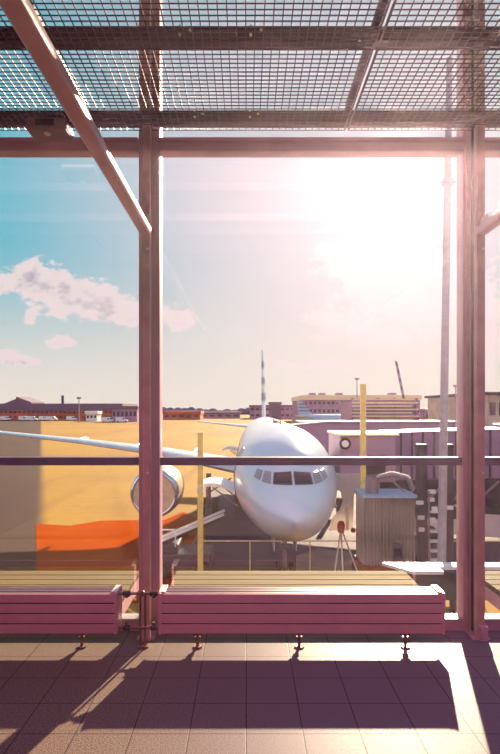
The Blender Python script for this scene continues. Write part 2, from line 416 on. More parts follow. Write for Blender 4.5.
def mesh_panel(x0, x1, y0, y1, name_label):
    b = MB(); w = 0.0055
    nx = round((x1 - x0) / 0.0465); ny = round((y1 - y0) / 0.040)
    for k in range(nx + 1):
        X = x0 + (x1 - x0) * k / nx; b.box(X - w / 2, X + w / 2, y0, y1, HM, HM + w)
    for k in range(ny + 1):
        Y = y0 + (y1 - y0) * k / ny; b.box(x0, x1, Y - w / 2, Y + w / 2, HM - w * 0.8, HM)
    b.box(x0, x0 + 0.008, y0, y1, HM - 0.004, HM + 0.016).box(x1 - 0.008, x1, y0, y1, HM - 0.004, HM + 0.016)
    return tag(b.build('wire_mesh_panel', 'mesh'), name_label, 'mesh panel', 'wire mesh ceiling panels')
rows = ((3.0, 3.87, 'next to the window'), (1.85, 2.98, 'nearer the viewer'))
cols = ((-3.0, -1.14, 'at the far left'), (-1.12, 0.69, 'over the left mullion'), (0.71, 2.54, 'at the right in the sun glare'))
for (y0, y1, rl) in rows:
    for (x0, x1, cl) in cols:
        mesh_panel(x0, x1, y0, y1, 'wire mesh ceiling panel %s, %s' % (cl, rl))

# ---- tie bars from the mullions back over the viewer
def tie_bar(X, lab):
    zz = EYE + 1.22
    root = empty('tie_bar', (X, 3.78, zz)); tag(root, lab, 'beam', 'tie bars')
    pr = []
    wd, ht = 0.040, 0.033
    for k in range(16):
        t = 2 * PI * k / 16
        cx, cz = math.cos(t), math.sin(t)
        pr.append((wd * math.copysign(abs(cx) ** 0.6, cx), 0, ht * math.copysign(abs(cz) ** 0.6, cz)))
    MB().prism(pr, (0, -4.4, 0)).build('bar', 'mull', root, smooth=True)
    MB().box(-0.005, 0.005, -0.09, 0.02, -0.035, 0.085).prism([(0.0, 0.02, 0.03), (0.0, 0.02, 0.13), (0.0, -0.03, 0.03)], (0.014, 0, 0)).build('bracket', 'mull_l', root)
    for dz in (-0.01, 0.05): MB().rod((0.005, -0.03, dz), (0.018, -0.03, dz), 0.008, n=8).build('bolt', 'bolt', root)
    return root
tie_bar(-0.70, 'mauve tube tie bar running overhead from the left mullion to the upper left')
tie_bar(1.615, 'short visible tie bar meeting the right mullion under the sun glare')

# ceiling speaker under the purlin at the left
sp = empty('ceiling_speaker', (-1.31, 3.66, 3.45)); tag(sp, 'grey rounded speaker box hanging under the mesh ceiling at left', 'speaker')
MB().box(-0.135, 0.135, -0.10, 0.10, -0.045, 0.045).build('housing', 'plastic', sp, bevel=0.03)
MB().box(-0.06, 0.06, -0.108, -0.098, -0.02, 0.02).build('vent', 'mull_d', sp)
MB().rod((0, -0.05, -0.055), (0, -0.05, -0.04), 0.022).build('indicator', 'bolt', sp)
MB().rod((0, 0, 0.04), (0, 0, 0.098), 0.02).build('hanger', 'beam', sp)

# ================================================================== RADIATORS
RF, RB = 3.60, 3.765            # front and back of the casing
def radiator(x0, x1, feet, lab):
    xc = (x0 + x1) / 2; root = empty('radiator', (xc, (RF + RB) / 2, 0)); tag(root, lab, 'radiator', 'low window radiators')
    hw = (x1 - x0) / 2; hd = (RB - RF) / 2; z0, z1 = 0.118, 0.385
    # four front slats with dark gaps
    f = MB(); n = 4; hgt = (z1 - z0) / n
    for k in range(n): f.box(-hw, hw, -hd, -hd + 0.016, z0 + k * hgt + 0.0045, z0 + (k + 1) * hgt - 0.0045)
    f.build('front_panel', 'rad', root, bevel=0.004)
    f = MB()
    for k in range(n): f.box(-hw, hw, hd - 0.016, hd, z0 + k * hgt + 0.003, z0 + (k + 1) * hgt - 0.003)
    f.build('back_panel', 'deck', root, bevel=0.004)
    MB().box(-hw + 0.01, hw - 0.01, -hd + 0.014, hd - 0.014, z0 + 0.01, z1 - 0.02).build('core', 'groove', root)
    t = MB()
    for a, b in ((-hd + 0.016, -hd + 0.05), (-hd + 0.062, -hd + 0.098), (-hd + 0.11, hd - 0.016)): t.box(-hw + 0.012, hw - 0.012, a, b, z1 - 0.016, z1 - 0.004)
    t.build('top_grille', 'rad_top', root, bevel=0.002)
    for s in (-1, 1):
        xa, xb = (hw - 0.012, hw + 0.006) if s > 0 else (-hw - 0.006, -hw + 0.012)
        MB().box(xa, xb, -hd - 0.002, hd + 0.002, z0 - 0.002, z1 + 0.002).build('end_panel', 'rad', root, bevel=0.003)
        xa, xb = (hw - 0.035, hw + 0.006) if s > 0 else (-hw - 0.006, -hw + 0.035)
        MB().box(xa, xb, -hd + 0.02, hd, z1 - 0.003, z1 + 0.006).build('end_cap', 'rad_cap', root, bevel=0.002)
    for fx in feet:
        ft = MB().rod((fx - xc, 0, 0.0), (fx - xc, 0, 0.125), 0.011).rod((fx - xc, 0, 0), (fx - xc, 0, 0.010), 0.032).build('foot', 'pipe', root, smooth=True)
        MB().rod((fx - xc, 0, 0.05), (fx - xc, 0, 0.072), 0.02, n=12).rod((fx - xc - 0.03, 0, 0.085), (fx - xc + 0.03, 0, 0.085), 0.009, n=10).build('levelling_nut', 'pipe', ft, smooth=True)
    return root
radiator(-0.575, 1.292, (-0.33, 0.35, 1.06), 'long low slatted radiator in the middle bay in front of the aircraft')
radiator(-2.72, -0.86, (-2.4, -1.80, -1.105), 'long low slatted radiator in the left bay, cut by the photo edge')

# pipework joining the two radiators round the mullion foot
pr = empty('radiator_pipework', (-0.70, 3.66, 0)); tag(pr, 'thin pipes with valves joining the two radiators before the left mullion', 'pipes')
MB().rod((-0.155, 0, 0.365), (0.122, 0, 0.365), 0.009, n=12).build('upper_pipe', 'pipe', pr, smooth=True)
MB().rod((-0.155, 0, 0.138), (0.122, 0, 0.138), 0.009, n=12).build('lower_pipe', 'pipe', pr, smooth=True)
for dx in (-0.012, 0.022): MB().rod((dx, 0.012, 0.0), (dx, 0.012, 0.365), 0.008, n=12).rod((dx, 0.012, 0), (dx, 0.012, 0.012), 0.02, n=12).build('riser_pipe', 'pipe', pr, smooth=True)
for dx in (-0.10, 0.08):
    v = MB().rod((dx - 0.025, 0, 0.365), (dx + 0.025, 0, 0.365), 0.018, n=12).ball((dx, -0.0, 0.355), 0.019).build('valve', 'mull_d', pr, smooth=True)
    v = MB().rod((dx - 0.022, 0, 0.138), (dx + 0.022, 0, 0.138), 0.017, n=12).rod((dx, 0, 0.138), (dx, 0, 0.175), 0.011, n=12).build('valve', 'mull_d', pr, smooth=True)
MB().ball((0.005, 0.0, 0.365), 0.02).build('tee_joint', 'pipe', pr, smooth=True)

# ================================================================== DECK OUTSIDE
def deck(x0, x1, y0, y1, lab):
    root = empty('maintenance_deck', ((x0 + x1) / 2, (y0 + y1) / 2, -0.06)); tag(root, lab, 'deck', 'outside maintenance decks')
    hw, hd = (x1 - x0) / 2, (y1 - y0) / 2
    MB().box(-hw, hw, -hd, hd, -0.12, 0.0).build('deck_frame', 'mull', root)
    b = MB(); n = 9; s = 2 * hd / n
    for k in range(n): b.box(-hw, hw, -hd + k * s + 0.006, -hd + (k + 1) * s - 0.006, 0.0, 0.05)
    b.build('deck_boards', 'deck', root, bevel=0.004)
    for X in (-hw + 0.2, 0, hw - 0.2): MB().obox((X, hd - 0.1, -0.1), (X, -hd - 0.0, -1.0), 0.06, 0.08).build('deck_strut', 'mull', root)
deck(-5.0, -1.06, 4.14, 5.45, 'yellow-olive board deck outside the left bay behind the radiator')
deck(-0.70, 1.56, 4.14, 5.45, 'yellow-olive board deck outside the middle bay behind the long radiator')
deck(2.22, 5.0, 4.14, 5.45, 'yellow-olive board deck outside the right bay at the photo edge')

# ================================================================== AIRLINER
SEC = [(0.0, .03, .03, -.62), (.12, .30, .28, -.60), (.4, .62, .56, -.56), (.8, .93, .82, -.49), (1.2, 1.15, 1.02, -.43), (1.6, 1.31, 1.22, -.34),
       (2.1, 1.47, 1.42, -.22), (2.7, 1.63, 1.60, -.12), (3.5, 1.79, 1.79, -.03), (4.5, 1.91, 1.93, 0), (6, 1.975, 2.07, 0), (8, 1.975, 2.07, 0),
       (16, 1.975, 2.07, 0), (24, 1.975, 2.07, 0), (28, 1.78, 1.80, .24), (31.5, 1.35, 1.35, .62), (34.5, .82, .82, 1.02), (36.7, .35, .40, 1.35), (37.5, .10, .14, 1.42)]
def secat(y):
    y = max(0.0, min(37.5, y))
    for i in range(len(SEC) - 1):
        if SEC[i][0] <= y <= SEC[i + 1][0]:
            a, b = SEC[i], SEC[i + 1]; p0 = SEC[max(0, i - 1)]; p3 = SEC[min(len(SEC) - 1, i + 2)]
            t = (y - a[0]) / (b[0] - a[0]); h = b[0] - a[0]; r = []
            for k in (1, 2, 3):
                def sl(u, v): return (v[k] - u[k]) / max(1e-6, v[0] - u[0])
                d = sl(a, b)
                m0 = d if i == 0 else (0 if sl(p0, a) * d <= 0 else 2 * sl(p0, a) * d / (sl(p0, a) + d))
                m1 = d if i + 2 >= len(SEC) else (0 if sl(b, p3) * d <= 0 else 2 * sl(b, p3) * d / (sl(b, p3) + d))
                r.append((2 * t ** 3 - 3 * t * t + 1) * a[k] + (t ** 3 - 2 * t * t + t) * h * m0 + (-2 * t ** 3 + 3 * t * t) * b[k] + (t ** 3 - t * t) * h * m1)
            return r
    return SEC[-1][1:]
def noseY(x, z, off=0.012):
    """depth at which the skin is met going aft from the front at (x, z)"""
    lo, hi = 0.0, 8.0
    for _ in range(40):
        m = (lo + hi) / 2; w, h, c = secat(m)
        if (x / w) ** 2 + ((z - c) / h) ** 2 > 1: lo = m
        else: hi = m
    return hi - off
def skin_patch(poly, name, mat, parent, off=0.015, n=7):
    """quad (x,z) corners projected onto the nose skin"""
    b = MB(); a0, a1, a2, a3 = [Vector((p[0], p[1])) for p in poly]; g = []
    for i in range(n + 1):
        row = []
        for j in range(n + 1):
            s, t = i / n, j / n
            p = a0.lerp(a1, s).lerp(a3.lerp(a2, s), t)
            row.append(b.bm.verts.new((p.x, noseY(p.x, p.y, off), p.y)))
        g.append(row)
    for i in range(n):
        for j in range(n): b.bm.faces.new((g[i][j], g[i + 1][j], g[i + 1][j + 1], g[i][j + 1]))
    o = b.build(name, mat, parent, smooth=True)
    sd_ = o.modifiers.new('thickness', 'SOLIDIFY'); sd_.thickness = 0.02; sd_.offset = 0
    return o

def wing_mesh(sgn, stations, nm, mat, parent, dih=0):
    """stations: (span x, leading y, chord, z, thickness)"""
    rings = []
    for (x, y, c, z, t) in stations:
        r = []
        prof = [(0, 0), (.02, .35), (.08, .75), (.2, 1.0), (.4, 1.0), (.65, .65), (.85, .28), (1, .03), (1, -.03), (.85, -.15), (.65, -.35), (.4, -.6), (.2, -.65), (.08, -.5), (.02, -.25)]
        for (u, w) in prof: r.append((sgn * x, y + u * c, z + w * t / 2))
        rings.append(r)
    return MB().loft(rings).build(nm, mat, parent, smooth=True)

def engine(sgn, parent, ex=5.75, ey=9.2, ez=-1.2):
    e = MB().lathe([(0.0, 0.93), (-.05, 0.98), (-0.02, 1.04), (.12, 1.10), (.5, 1.16), (1.4, 1.20), (2.6, 1.12), (3.6, .92), (3.62, .86), (2.9, .5)], (sgn * ex, ey, ez), 'Y', 40).build('engine', 'nacb', parent, smooth=True)
    MB().lathe([(0.30, .86), (0.06, .90), (-.03, .95), (-.065, 1.0), (-.03, 1.06), (.10, 1.115), (.28, 1.145), (.30, 1.13)], (sgn * ex, ey, ez), 'Y', 40).build('inlet_lip', 'nac', e, smooth=True)
    f = MB()
    for k in range(22):
        t = 2 * PI * k / 22; d = Vector((math.cos(t), 0, math.sin(t)))
        c = Vector((sgn * ex, ey + .27, ez))
        f.obox(c + d * .25, c + d * .86, .11, .012, up=Vector((d.z * .3, 1, -d.x * .3)))
    f.rod((sgn * ex, ey + .34, ez), (sgn * ex, ey + .36, ez), .87, n=32)
    f.build('fan', 'fan', e)
    MB().lathe([(-.12, .01), (-.02, .12), (.12, .22), (.3, .27)], (sgn * ex, ey, ez), 'Y', 24).build('spinner', 'strut', e, smooth=True)
    MB().prism([(sgn * ex - .12, ey + 1.0, ez + 1.1), (sgn * ex - .12, ey + 4.6, ez + .75), (sgn * ex - .12, ey + 4.6, ez + 1.25), (sgn * ex - .12, ey + 2.3, ez + 1.35)], (.24, 0, 0)).build('pylon', 'nacb', e)
    return e

def wheel(b, c, r, w): b.lathe([(-w / 2, r * .55), (-w / 2, r * .9), (-w * .35, r), (w * .35, r), (w / 2, r * .9), (w / 2, r * .55)], c, 'X', 24)

def airliner(loc, rz, lab, detail=True, paint='plane'):
    A = empty('airliner', loc, rz); tag(A, lab, 'airplane', 'parked airliners')
    rings = []; ys = [0, .03, .08, .15, .25, .4, .6, .8, 1, 1.25, 1.5, 1.8, 2.1, 2.5, 3, 3.5, 4, 4.7, 5.4, 6, 8, 12, 16, 20, 24, 26, 28, 30, 31.5, 33, 34.5, 36, 36.9, 37.5]
    for y in ys:
        w, h, c = secat(y)
        rings.append([(w * math.cos(2 * PI * k / 48), y, c + h * math.sin(2 * PI * k / 48)) for k in range(48)])
    MB().loft(rings).build('fuselage', paint, A, smooth=True)
    MB().lathe([(0, .1), (1.2, .7), (3, 1.05), (8, 1.1), (10, .7), (11.5, .1)], (0, 10.2, -1.25), 'Y', 32).build('belly_fairing', paint, A, smooth=True).scale = (1.6, 1, 1)
    for s in (-1, 1):
        W = wing_mesh(s, [(1.2, 11.2, 7.4, -.55, .85), (6.3, 14.0, 4.5, .22, .5), (11.5, 16.2, 3.0, .74, .34), (17.8, 19.1, 1.6, 1.2, .2), (18.2, 19.4, 1.2, 1.22, .1)], 'wing', 'wingm', A)
        fence = MB().prism([(s * 18.15, 19.4, .9), (s * 18.15, 20.6, .9), (s * 18.15, 20.9, 2.0), (s * 18.15, 20.5, 2.0)], (s * .06, 0, 0)).build('wingtip_fence', paint, W)
        for fx in (4.6, 8.2, 12.0): MB().ball((s * fx, 17.4 + (fx - 4) * .22, -.25 + fx * .08), .2, .8, 6.5, 1, 12).build('flap_fairing', 'wingm', W, smooth=True)
        engine(s, A)
        wing_mesh(s, [(.25, 31.6, 3.8, 1.0, .35), (6.2, 35.2, 1.4, 1.52, .14)], 'tailplane', paint, A)
    T = MB().loft([[(w * .17, 29.5 + u * 6.6, 2.0) for (u, w) in ((0, 0), (.15, 1), (.6, .8), (1, 0), (.6, -.8), (.15, -1))],
                   [(w * .09, 34.6 + u * 2.3, 8.15) for (u, w) in ((0, 0), (.15, 1), (.6, .8), (1, 0), (.6, -.8), (.15, -1))]]).build('tail_fin', paint, A)
    for (za, zb) in ((3.4, 4.1), (4.9, 5.5), (6.4, 7.0)):
        r = []
        for z in (za, zb):
            t = (z - 2.0) / 6.15; yy = 29.5 + t * 5.1 - .02; cc = 6.6 + t * (2.3 - 6.6) + .04; ww = .175 - .07 * t
            r.append([(w * ww, yy + u * cc, z) for (u, w) in ((0, 0), (.13, 1.12), (.6, .9), (1, 0), (.6, -.9), (.13, -1.12))])
        MB().loft(r).build('fin_stripe', 'blue', T)
    if detail:
        for s in (-1, 1):
            skin_patch([(s * .035, .39), (s * .63, .37), (s * .59, .70), (s * .035, .74)], 'windscreen', 'ckp', A)
            skin_patch([(s * .70, .37), (s * .98, .41), (s * .87, .72), (s * .67, .71)], 'side_window', 'ckp2', A)
            skin_patch([(s * 1.04, .43), (s * 1.22, .50), (s * 1.10, .76), (s * .94, .73)], 'side_window', 'ckp2', A)
        for s in (-1, 1):
            for k in range(34):
                y = 7.0 + k * .53 * 1.45 * .5 * 1.38
                if y > 29: break
                w, h, c = secat(y); z = .38; xx = w * math.sqrt(1 - ((z - c) / h) ** 2)
                MB().ball((s * xx, y, z), .12, .16, .9, 1.35, 10).build('cabin_window', 'ckp', A, smooth=True)
        # pitot probes and antennas
        MB().prism([(0, 7.5, 2.05), (0, 8.0, 2.05), (0, 8.0, 2.38), (0, 7.8, 2.38)], (.03, 0, 0)).build('antenna', 'dviolet', A)
        MB().prism([(0, 13.5, 2.05), (0, 14.2, 2.05), (0, 14.2, 2.45), (0, 13.9, 2.45)], (.03, 0, 0)).build('antenna', 'dviolet', A)
        MB().ball((0, 10.5, 2.07), .2, 1, 2, .6).build('beacon', 'red', A, smooth=True)
        # cargo doors swung up on the side left of the nose
        for (y0, ln, h) in ((4.9, 1.9, 1.45), (24.0, 1.8, 1.3)):
            w, hh, c = secat(y0); hx, hz = -w * .985, -.38
            pts = []
            for k in range(9):
                t = k / 8; a = -.05 + t * .75
                pts.append((hx - t * h, y0, hz + .38 * math.sin(t * PI * .62) - .22 * t * t))
            q = [(p[0], p[1], p[2] - .13) for p in pts[::-1]]
            D = MB().prism(pts + q, (0, ln, 0)).build('cargo_door', 'white', A, smooth=True)
            for yq in (y0 + .05, y0 + ln - .05): MB().obox((hx + .1, yq, -1.0), (hx - h * .6, yq, hz + .1), .05, .05).build('door_strut', 'strut', D)
            MB().box(hx - .012, hx + .4, y0 + .05, y0 + ln - .05, -1.55, -.42).build('cargo_hold_opening', 'ckp', A)
        # passenger door outline
        for s in (-1, 1):
            b = MB(); y0 = 4.95; 
            for (ya, yb, za, zb) in ((y0, y0 + .04, -.55, 1.2), (y0 + .85, y0 + .89, -.55, 1.2), (y0, y0 + .89, 1.18, 1.22), (y0, y0 + .89, -.58, -.54)):
                n = 10
                for k in range(n):
                    z_a = za + (zb - za) * k / n; z_b = za + (zb - za) * (k + 1) / n; w, h, c = secat((ya + yb) / 2)
                    fx = lambda z: s * w * math.sqrt(max(0, 1 - ((z - c) / h) ** 2))
                    b.obox((fx(z_a), (ya + yb) / 2, z_a), (fx(z_b), (ya + yb) / 2, z_b), yb - ya, .03, up=Vector((s, 0, 0)))
            b.build('door_outline', 'blue', A)
    # undercarriage: ground is 3.55 below the axis
    Gd = -3.83
    ng = MB().rod((0, 5.0, -1.9), (0, 4.85, Gd + .38), .09, n=14).rod((-.25, 4.85, Gd + .38), (.25, 4.85, Gd + .38), .06, n=12).obox((0, 4.9, -2.9), (0, 6.2, -1.9), .07, .07).obox((0, 4.78, -2.6), (.0, 4.62, -2.45), .35, .10).build('nose_gear', 'strut', A)
    for s in (-1, 1):
        b = MB(); wheel(b, (s * .25, 4.85, Gd + .38), .38, .2); b.build('wheel', 'tire', ng, smooth=True)
        MB().box(s * .42 - .02, s * .42 + .02, 4.6, 6.3, -2.65, -1.95).build('gear_door', paint, ng)
    for s in (-1, 1):
        mg = MB().rod((s * 3.8, 17.4, -1.2), (s * 3.8, 17.4, Gd + .58), .15, n=14).rod((s * 3.8 - .5, 17.4, Gd + .58), (s * 3.8 + .5, 17.4, Gd + .58), .09, n=12).obox((s * 3.8, 17.3, -2.4), (s * 2.4, 17.3, -1.5), .09, .09).build('main_gear', 'strut', A)
        for d in (-.45, .45):
            b = MB(); wheel(b, (s * 3.8 + d, 17.4, Gd + .58), .58, .40); b.build('wheel', 'tire', mg, smooth=True)
    return A
AX, AY, AZ = 1.45, 16.2, GZ + 3.83
airliner((AX, AY, AZ), 0.0, 'large silver-white airliner parked nose-on to the window')
AF = airliner((44.5, 190, GZ + 3.83 * .75), math.radians(96), 'small pale blue airliner seen side-on far behind the jet bridge', detail=False, paint='lblue')

AF.scale = (.75, .75, .75)

# ================================================================== JET BRIDGE
J = empty('jet_bridge', (8.0, 20.0, GZ)); tag(J, 'violet-grey jet bridge reaching from the right to the airliner nose', 'jet bridge')
J.location = (0, 0, 0)
def slab_quad(b, p0, p1, w, z0a, z1a, z0b, z1b):
    """sloping tunnel box from p0 to p1 (xy), width w, with floor/roof heights at each end"""
    a, c = Vector(p0), Vector(p1); d = (c - a).normalized(); n = Vector((-d.y, d.x)) * w / 2
    b.loft([[(a.x - n.x, a.y - n.y, z0a), (a.x + n.x, a.y + n.y, z0a), (a.x + n.x, a.y + n.y, z1a), (a.x - n.x, a.y - n.y, z1a)],
            [(c.x - n.x, c.y - n.y, z0b), (c.x + n.x, c.y + n.y, z0b), (c.x + n.x, c.y + n.y, z1b), (c.x - n.x, c.y - n.y, z1b)]])
    return b
TU = slab_quad(MB(), (5.4, 22.4), (10.6, 21.6), 2.4, -1.2, .65, -1.0, .85).build('tunnel', 'violet', J, bevel=.03)
slab_quad(MB(), (10.0, 21.8), (16.5, 20.2), 2.8, -1.1, .95, -.7, 1.35).build('outer_tunnel', 'violet', J, bevel=.03)
r = MB()
for k in range(12):
    X = 5.9 + k * .4; yk = 22.4 - (X - 5.4) * .16 - 1.23
    r.box(X - .03, X + .03, yk - .05, yk + .05, -1.15 + (X - 5.6) * .04, .66 + (X - 5.6) * .04)
r.build('tunnel_rib', 'dviolet', TU)
CB = MB().box(3.50, 5.6, 20.7, 23.6, -1.2, .55).build('cab', 'mauve', J, bevel=.05)
MB().rod((3.68, 20.6, .26), (3.68, 20.7, .26), .22, n=28).build('cab_fan', 'dviolet', CB)
MB().rod((3.68, 20.55, .26), (3.68, 20.6, .26), .13, n=28).build('fan_hub', 'white', CB)
MB().box(4.4, 5.2, 20.66, 20.72, -.9, -.2).build('cab_window', 'ckp', CB)
MB().box(3.45, 5.7, 20.6, 23.7, .55, .63).build('cab_roof', 'cream', CB)
# pale gathered hood below the cab that meets the fuselage, with its notch
hood = [at(336, 474, 20.3), at(366, 474, 20.3), at(366, 493, 20.3), at(354, 494, 20.3), at(353, 529, 20.3), at(330, 531, 20.3), at(334, 519, 20.3), at(341, 512, 20.3), at(344, 502, 20.3), at(342, 492, 20.3), at(337, 490, 20.3)]
HD = MB().prism(hood, (0, .35, 0)).build('hood', 'fabric', J)
MB().box(*(at(346, 530, 20.2).x, at(349, 530, 20.2).x), 20.22, 20.3, -2.9, -1.8).build('hood_seam', 'cream', HD)
# corrugated lift housing
cx0, cx1, cy = at(364, 0, 17.6).x, at(415, 0, 17.6).x, 17.6
cz1, cz0 = EYE - 90 * cy / F, EYE - 158 * cy / F
pts = []; n = 15
for k in range(n * 2 + 1):
    X = cx0 + (cx1 - cx0) * k / (2 * n); pts.append((X, cy + (0.13 if (k // 1) % 2 else 0.0), cz0))
pts += [(cx1, cy + 1.3, cz0), (cx0, cy + 1.3, cz0)]
LH = MB().prism(pts, (0, 0, cz1 - cz0)).build('lift_housing', 'corr', J)
MB().box(cx0 - .05, cx1 + .05, cy - .06, cy + 1.36, cz1, cz1 + .10).build('housing_cap', 'lblue', LH)
MB().box(cx0 + .95, cx0 + 1.2, cy - .03, cy + .0, cz0 + .15, cz0 + .75).build('housing_hatch', 'dviolet', LH)
MB().box(cx0 - .05, cx1 + .05, cy - .04, cy + 1.34, cz0 - .25, cz0).build('housing_base', 'brickd', LH)
# columns, cross beam, bogie
for X in (6.05, 6.95):
    MB().box(X - .16, X + .16, 18.9, 19.25, GZ + .6, .35).build('column', 'dviolet', J, bevel=.02)
UF = slab_quad(MB(), (5.4, 22.4), (16.5, 20.2), 1.6, -2.2, -1.2, -1.8, -.8).build('underframe', 'dviolet', J)
for k in range(9):
    X = 5.9 + k * .9; yk = 22.3 - (X - 5.4) * .198 - .95
    MB().obox((X, yk, -2.1 + .4 / 11 * (X - 5.4)), (X + .8, yk - .16, -1.25 + .4 / 11 * (X - 5.4)), .08, .08).build('truss_brace', 'strut', UF)
MB().box(5.8, 7.3, 18.8, 19.4, -2.2, -1.85).build('cross_beam', 'dviolet', J)
MB().obox((6.5, 19.1, -2.0), (6.9, 22.6, -1.9), .5, .3).obox((6.5, 19.1, GZ + 1.0), (4.4, 18.4, GZ + 1.3), .3, .25).build('carrier_beam', 'dviolet', J)
BG = MB().box(5.7, 7.3, 18.85, 19.3, GZ + .45, GZ + .8).build('bogie', 'dviolet', J)
for X in (5.6, 7.4):
    b = MB(); wheel(b, (X, 19.07, GZ + .5), .5, .35); b.build('wheel', 'tire', BG, smooth=True)
for k in range(6):
    z = -3.6 + k * .33
    MB().box(6.2, 6.55 + .06 * (k % 2), 18.55, 18.85, z, z + .05).build('ladder_step', 'white', J)
b = MB().obox((6.15, 18.6, -4.6), (6.15, 18.6, -1.2), .05, .05).obox((6.62, 18.6, -4.6), (6.62, 18.6, -1.2), .05, .05)
b.build('ladder_rail', 'strut', J)
for k, (px, py) in enumerate(((420, 503), (421, 518), (421, 530), (432, 492), (431, 500), (434, 509), (432, 520), (450, 508))):
    p = at(px, py, 18.75); MB().box(p.x - .14 + .03 * (k % 3), p.x + .12, 18.72, 18.8, p.z - .06, p.z + .08).build('highlight_box', 'white', J, bevel=.02)  # white boxes added as bright highlights on the bridge legs
# hoses and a bent duct on top of the housing
hp = [at(372, 492, 17.9), at(376, 478, 17.9), at(392, 474, 17.9), at(408, 478, 17.9), at(413, 490, 17.9)]
b = MB()
for p, q in zip(hp, hp[1:]): b.rod(p, q, .09, n=12)
b.rod(at(372, 478, 18), at(372, 497, 18), .22, n=16)
b.obox(at(388, 476, 17.9), at(404, 492, 17.9), .06, .06)
b.build('air_hose', 'strut', J, smooth=True)
# outdoor equipment along the bridge foot
def parcel(px0, px1, py0, py1, y, dep, nm, mat, lab, cat, grp=None):
    a = at(px0, py1, y); c = at(px1, py0, y)
    e = empty(nm, ((a.x + c.x) / 2, y + dep / 2, a.z)); tag(e, lab, cat, grp)
    w = (c.x - a.x) / 2; h = c.z - a.z
    return e, w, h

# ================================================================== GROUND SERVICE EQUIPMENT
# belt loader under the front cargo door
BL = empty('belt_loader', (-2.6, 21.9, GZ)); tag(BL, 'dark belt loader standing under the raised cargo door', 'loader')
MB().box(-1.0, 1.2, -.7, .9, .35, .95).build('chassis', 'belt', BL, bevel=.04)
MB().box(-.9, -.1, -.6, .8, .95, 1.25).build('operator_deck', 'belt', BL, bevel=.03)
MB().obox((-1.6, 0, .9), (1.7, 0, 2.3), .7, .14).build('conveyor', 'dviolet', BL)
for s in (-.42, .42): MB().obox((-1.6, s, 1.05), (1.7, s, 2.45), .05, .1).build('side_rail', 'white', BL)
MB().obox((.3, 0, .9), (.8, 0, 1.8), .2, .1).build('lift_arm', 'strut', BL)
MB().box(-.75, -.70, -.6, -.55, 1.2, 1.9).box(-.2, -.15, -.6, -.55, 1.2, 1.9).box(-.75, -.15, -.6, -.55, 1.85, 1.9).build('guard_rail', 'white', BL)
for X in (-.75, .9):
    for s in (-.75, .85):
        b = MB(); b.lathe([(-.1, .2), (-.1, .33), (.1, .33), (.1, .2)], (X, s, .35), 'Y', 20); b.build('wheel', 'tire', BL, smooth=True)

# tow bar on the ground by the nose wheel
TB = empty('tow_bar', (2.3, 20.3, GZ + .2)); tag(TB, 'long slim tow bar lying out from the nose wheel on the sunlit ground', 'tow bar')
TB.rotation_euler = (0, 0, math.radians(14))
MB().obox((-.5, 0, .1), (3.4, 0, .2), .12, .12).build('bar', 'dviolet', TB)
MB().obox((-.6, -.3, .15), (-.6, .3, .15), .1, .1).build('head', 'red', TB)
b = MB(); wheel(b, (1.6, .0, .0), .2, .15); b.build('wheel', 'tire', TB, smooth=True)
MB().lathe([(-.03, .05), (-.03, .16), (.03, .16), (.03, .05)], (3.5, 0, .2), 'Z', 16).build('eye', 'strut', TB)

# red and white marshalling wand stand
CN = empty('warning_beacon', at(341, 572, 19.4)); CN.location.z = GZ; tag(CN, 'red lamp beacon on a leaning post right of the airliner nose', 'beacon')
hz = EYE - 120 * 19.4 / F - GZ
MB().rod((0.9, 0, 0), (0, 0, hz), .03, n=10).rod((-.3, .2, 0), (0, 0, hz), .03, n=10).rod((0.2, .6, 0), (0, 0, hz), .03, n=10).build('tripod', 'white', CN)
MB().lathe([(-.15, .12), (.12, .14), (.24, .08)], (0, 0, hz), 'Z', 16).build('lamp', 'red', CN, smooth=True)
MB().ball((.45, .1, hz - .1), .09).build('side_lamp', 'orange', CN, smooth=True)

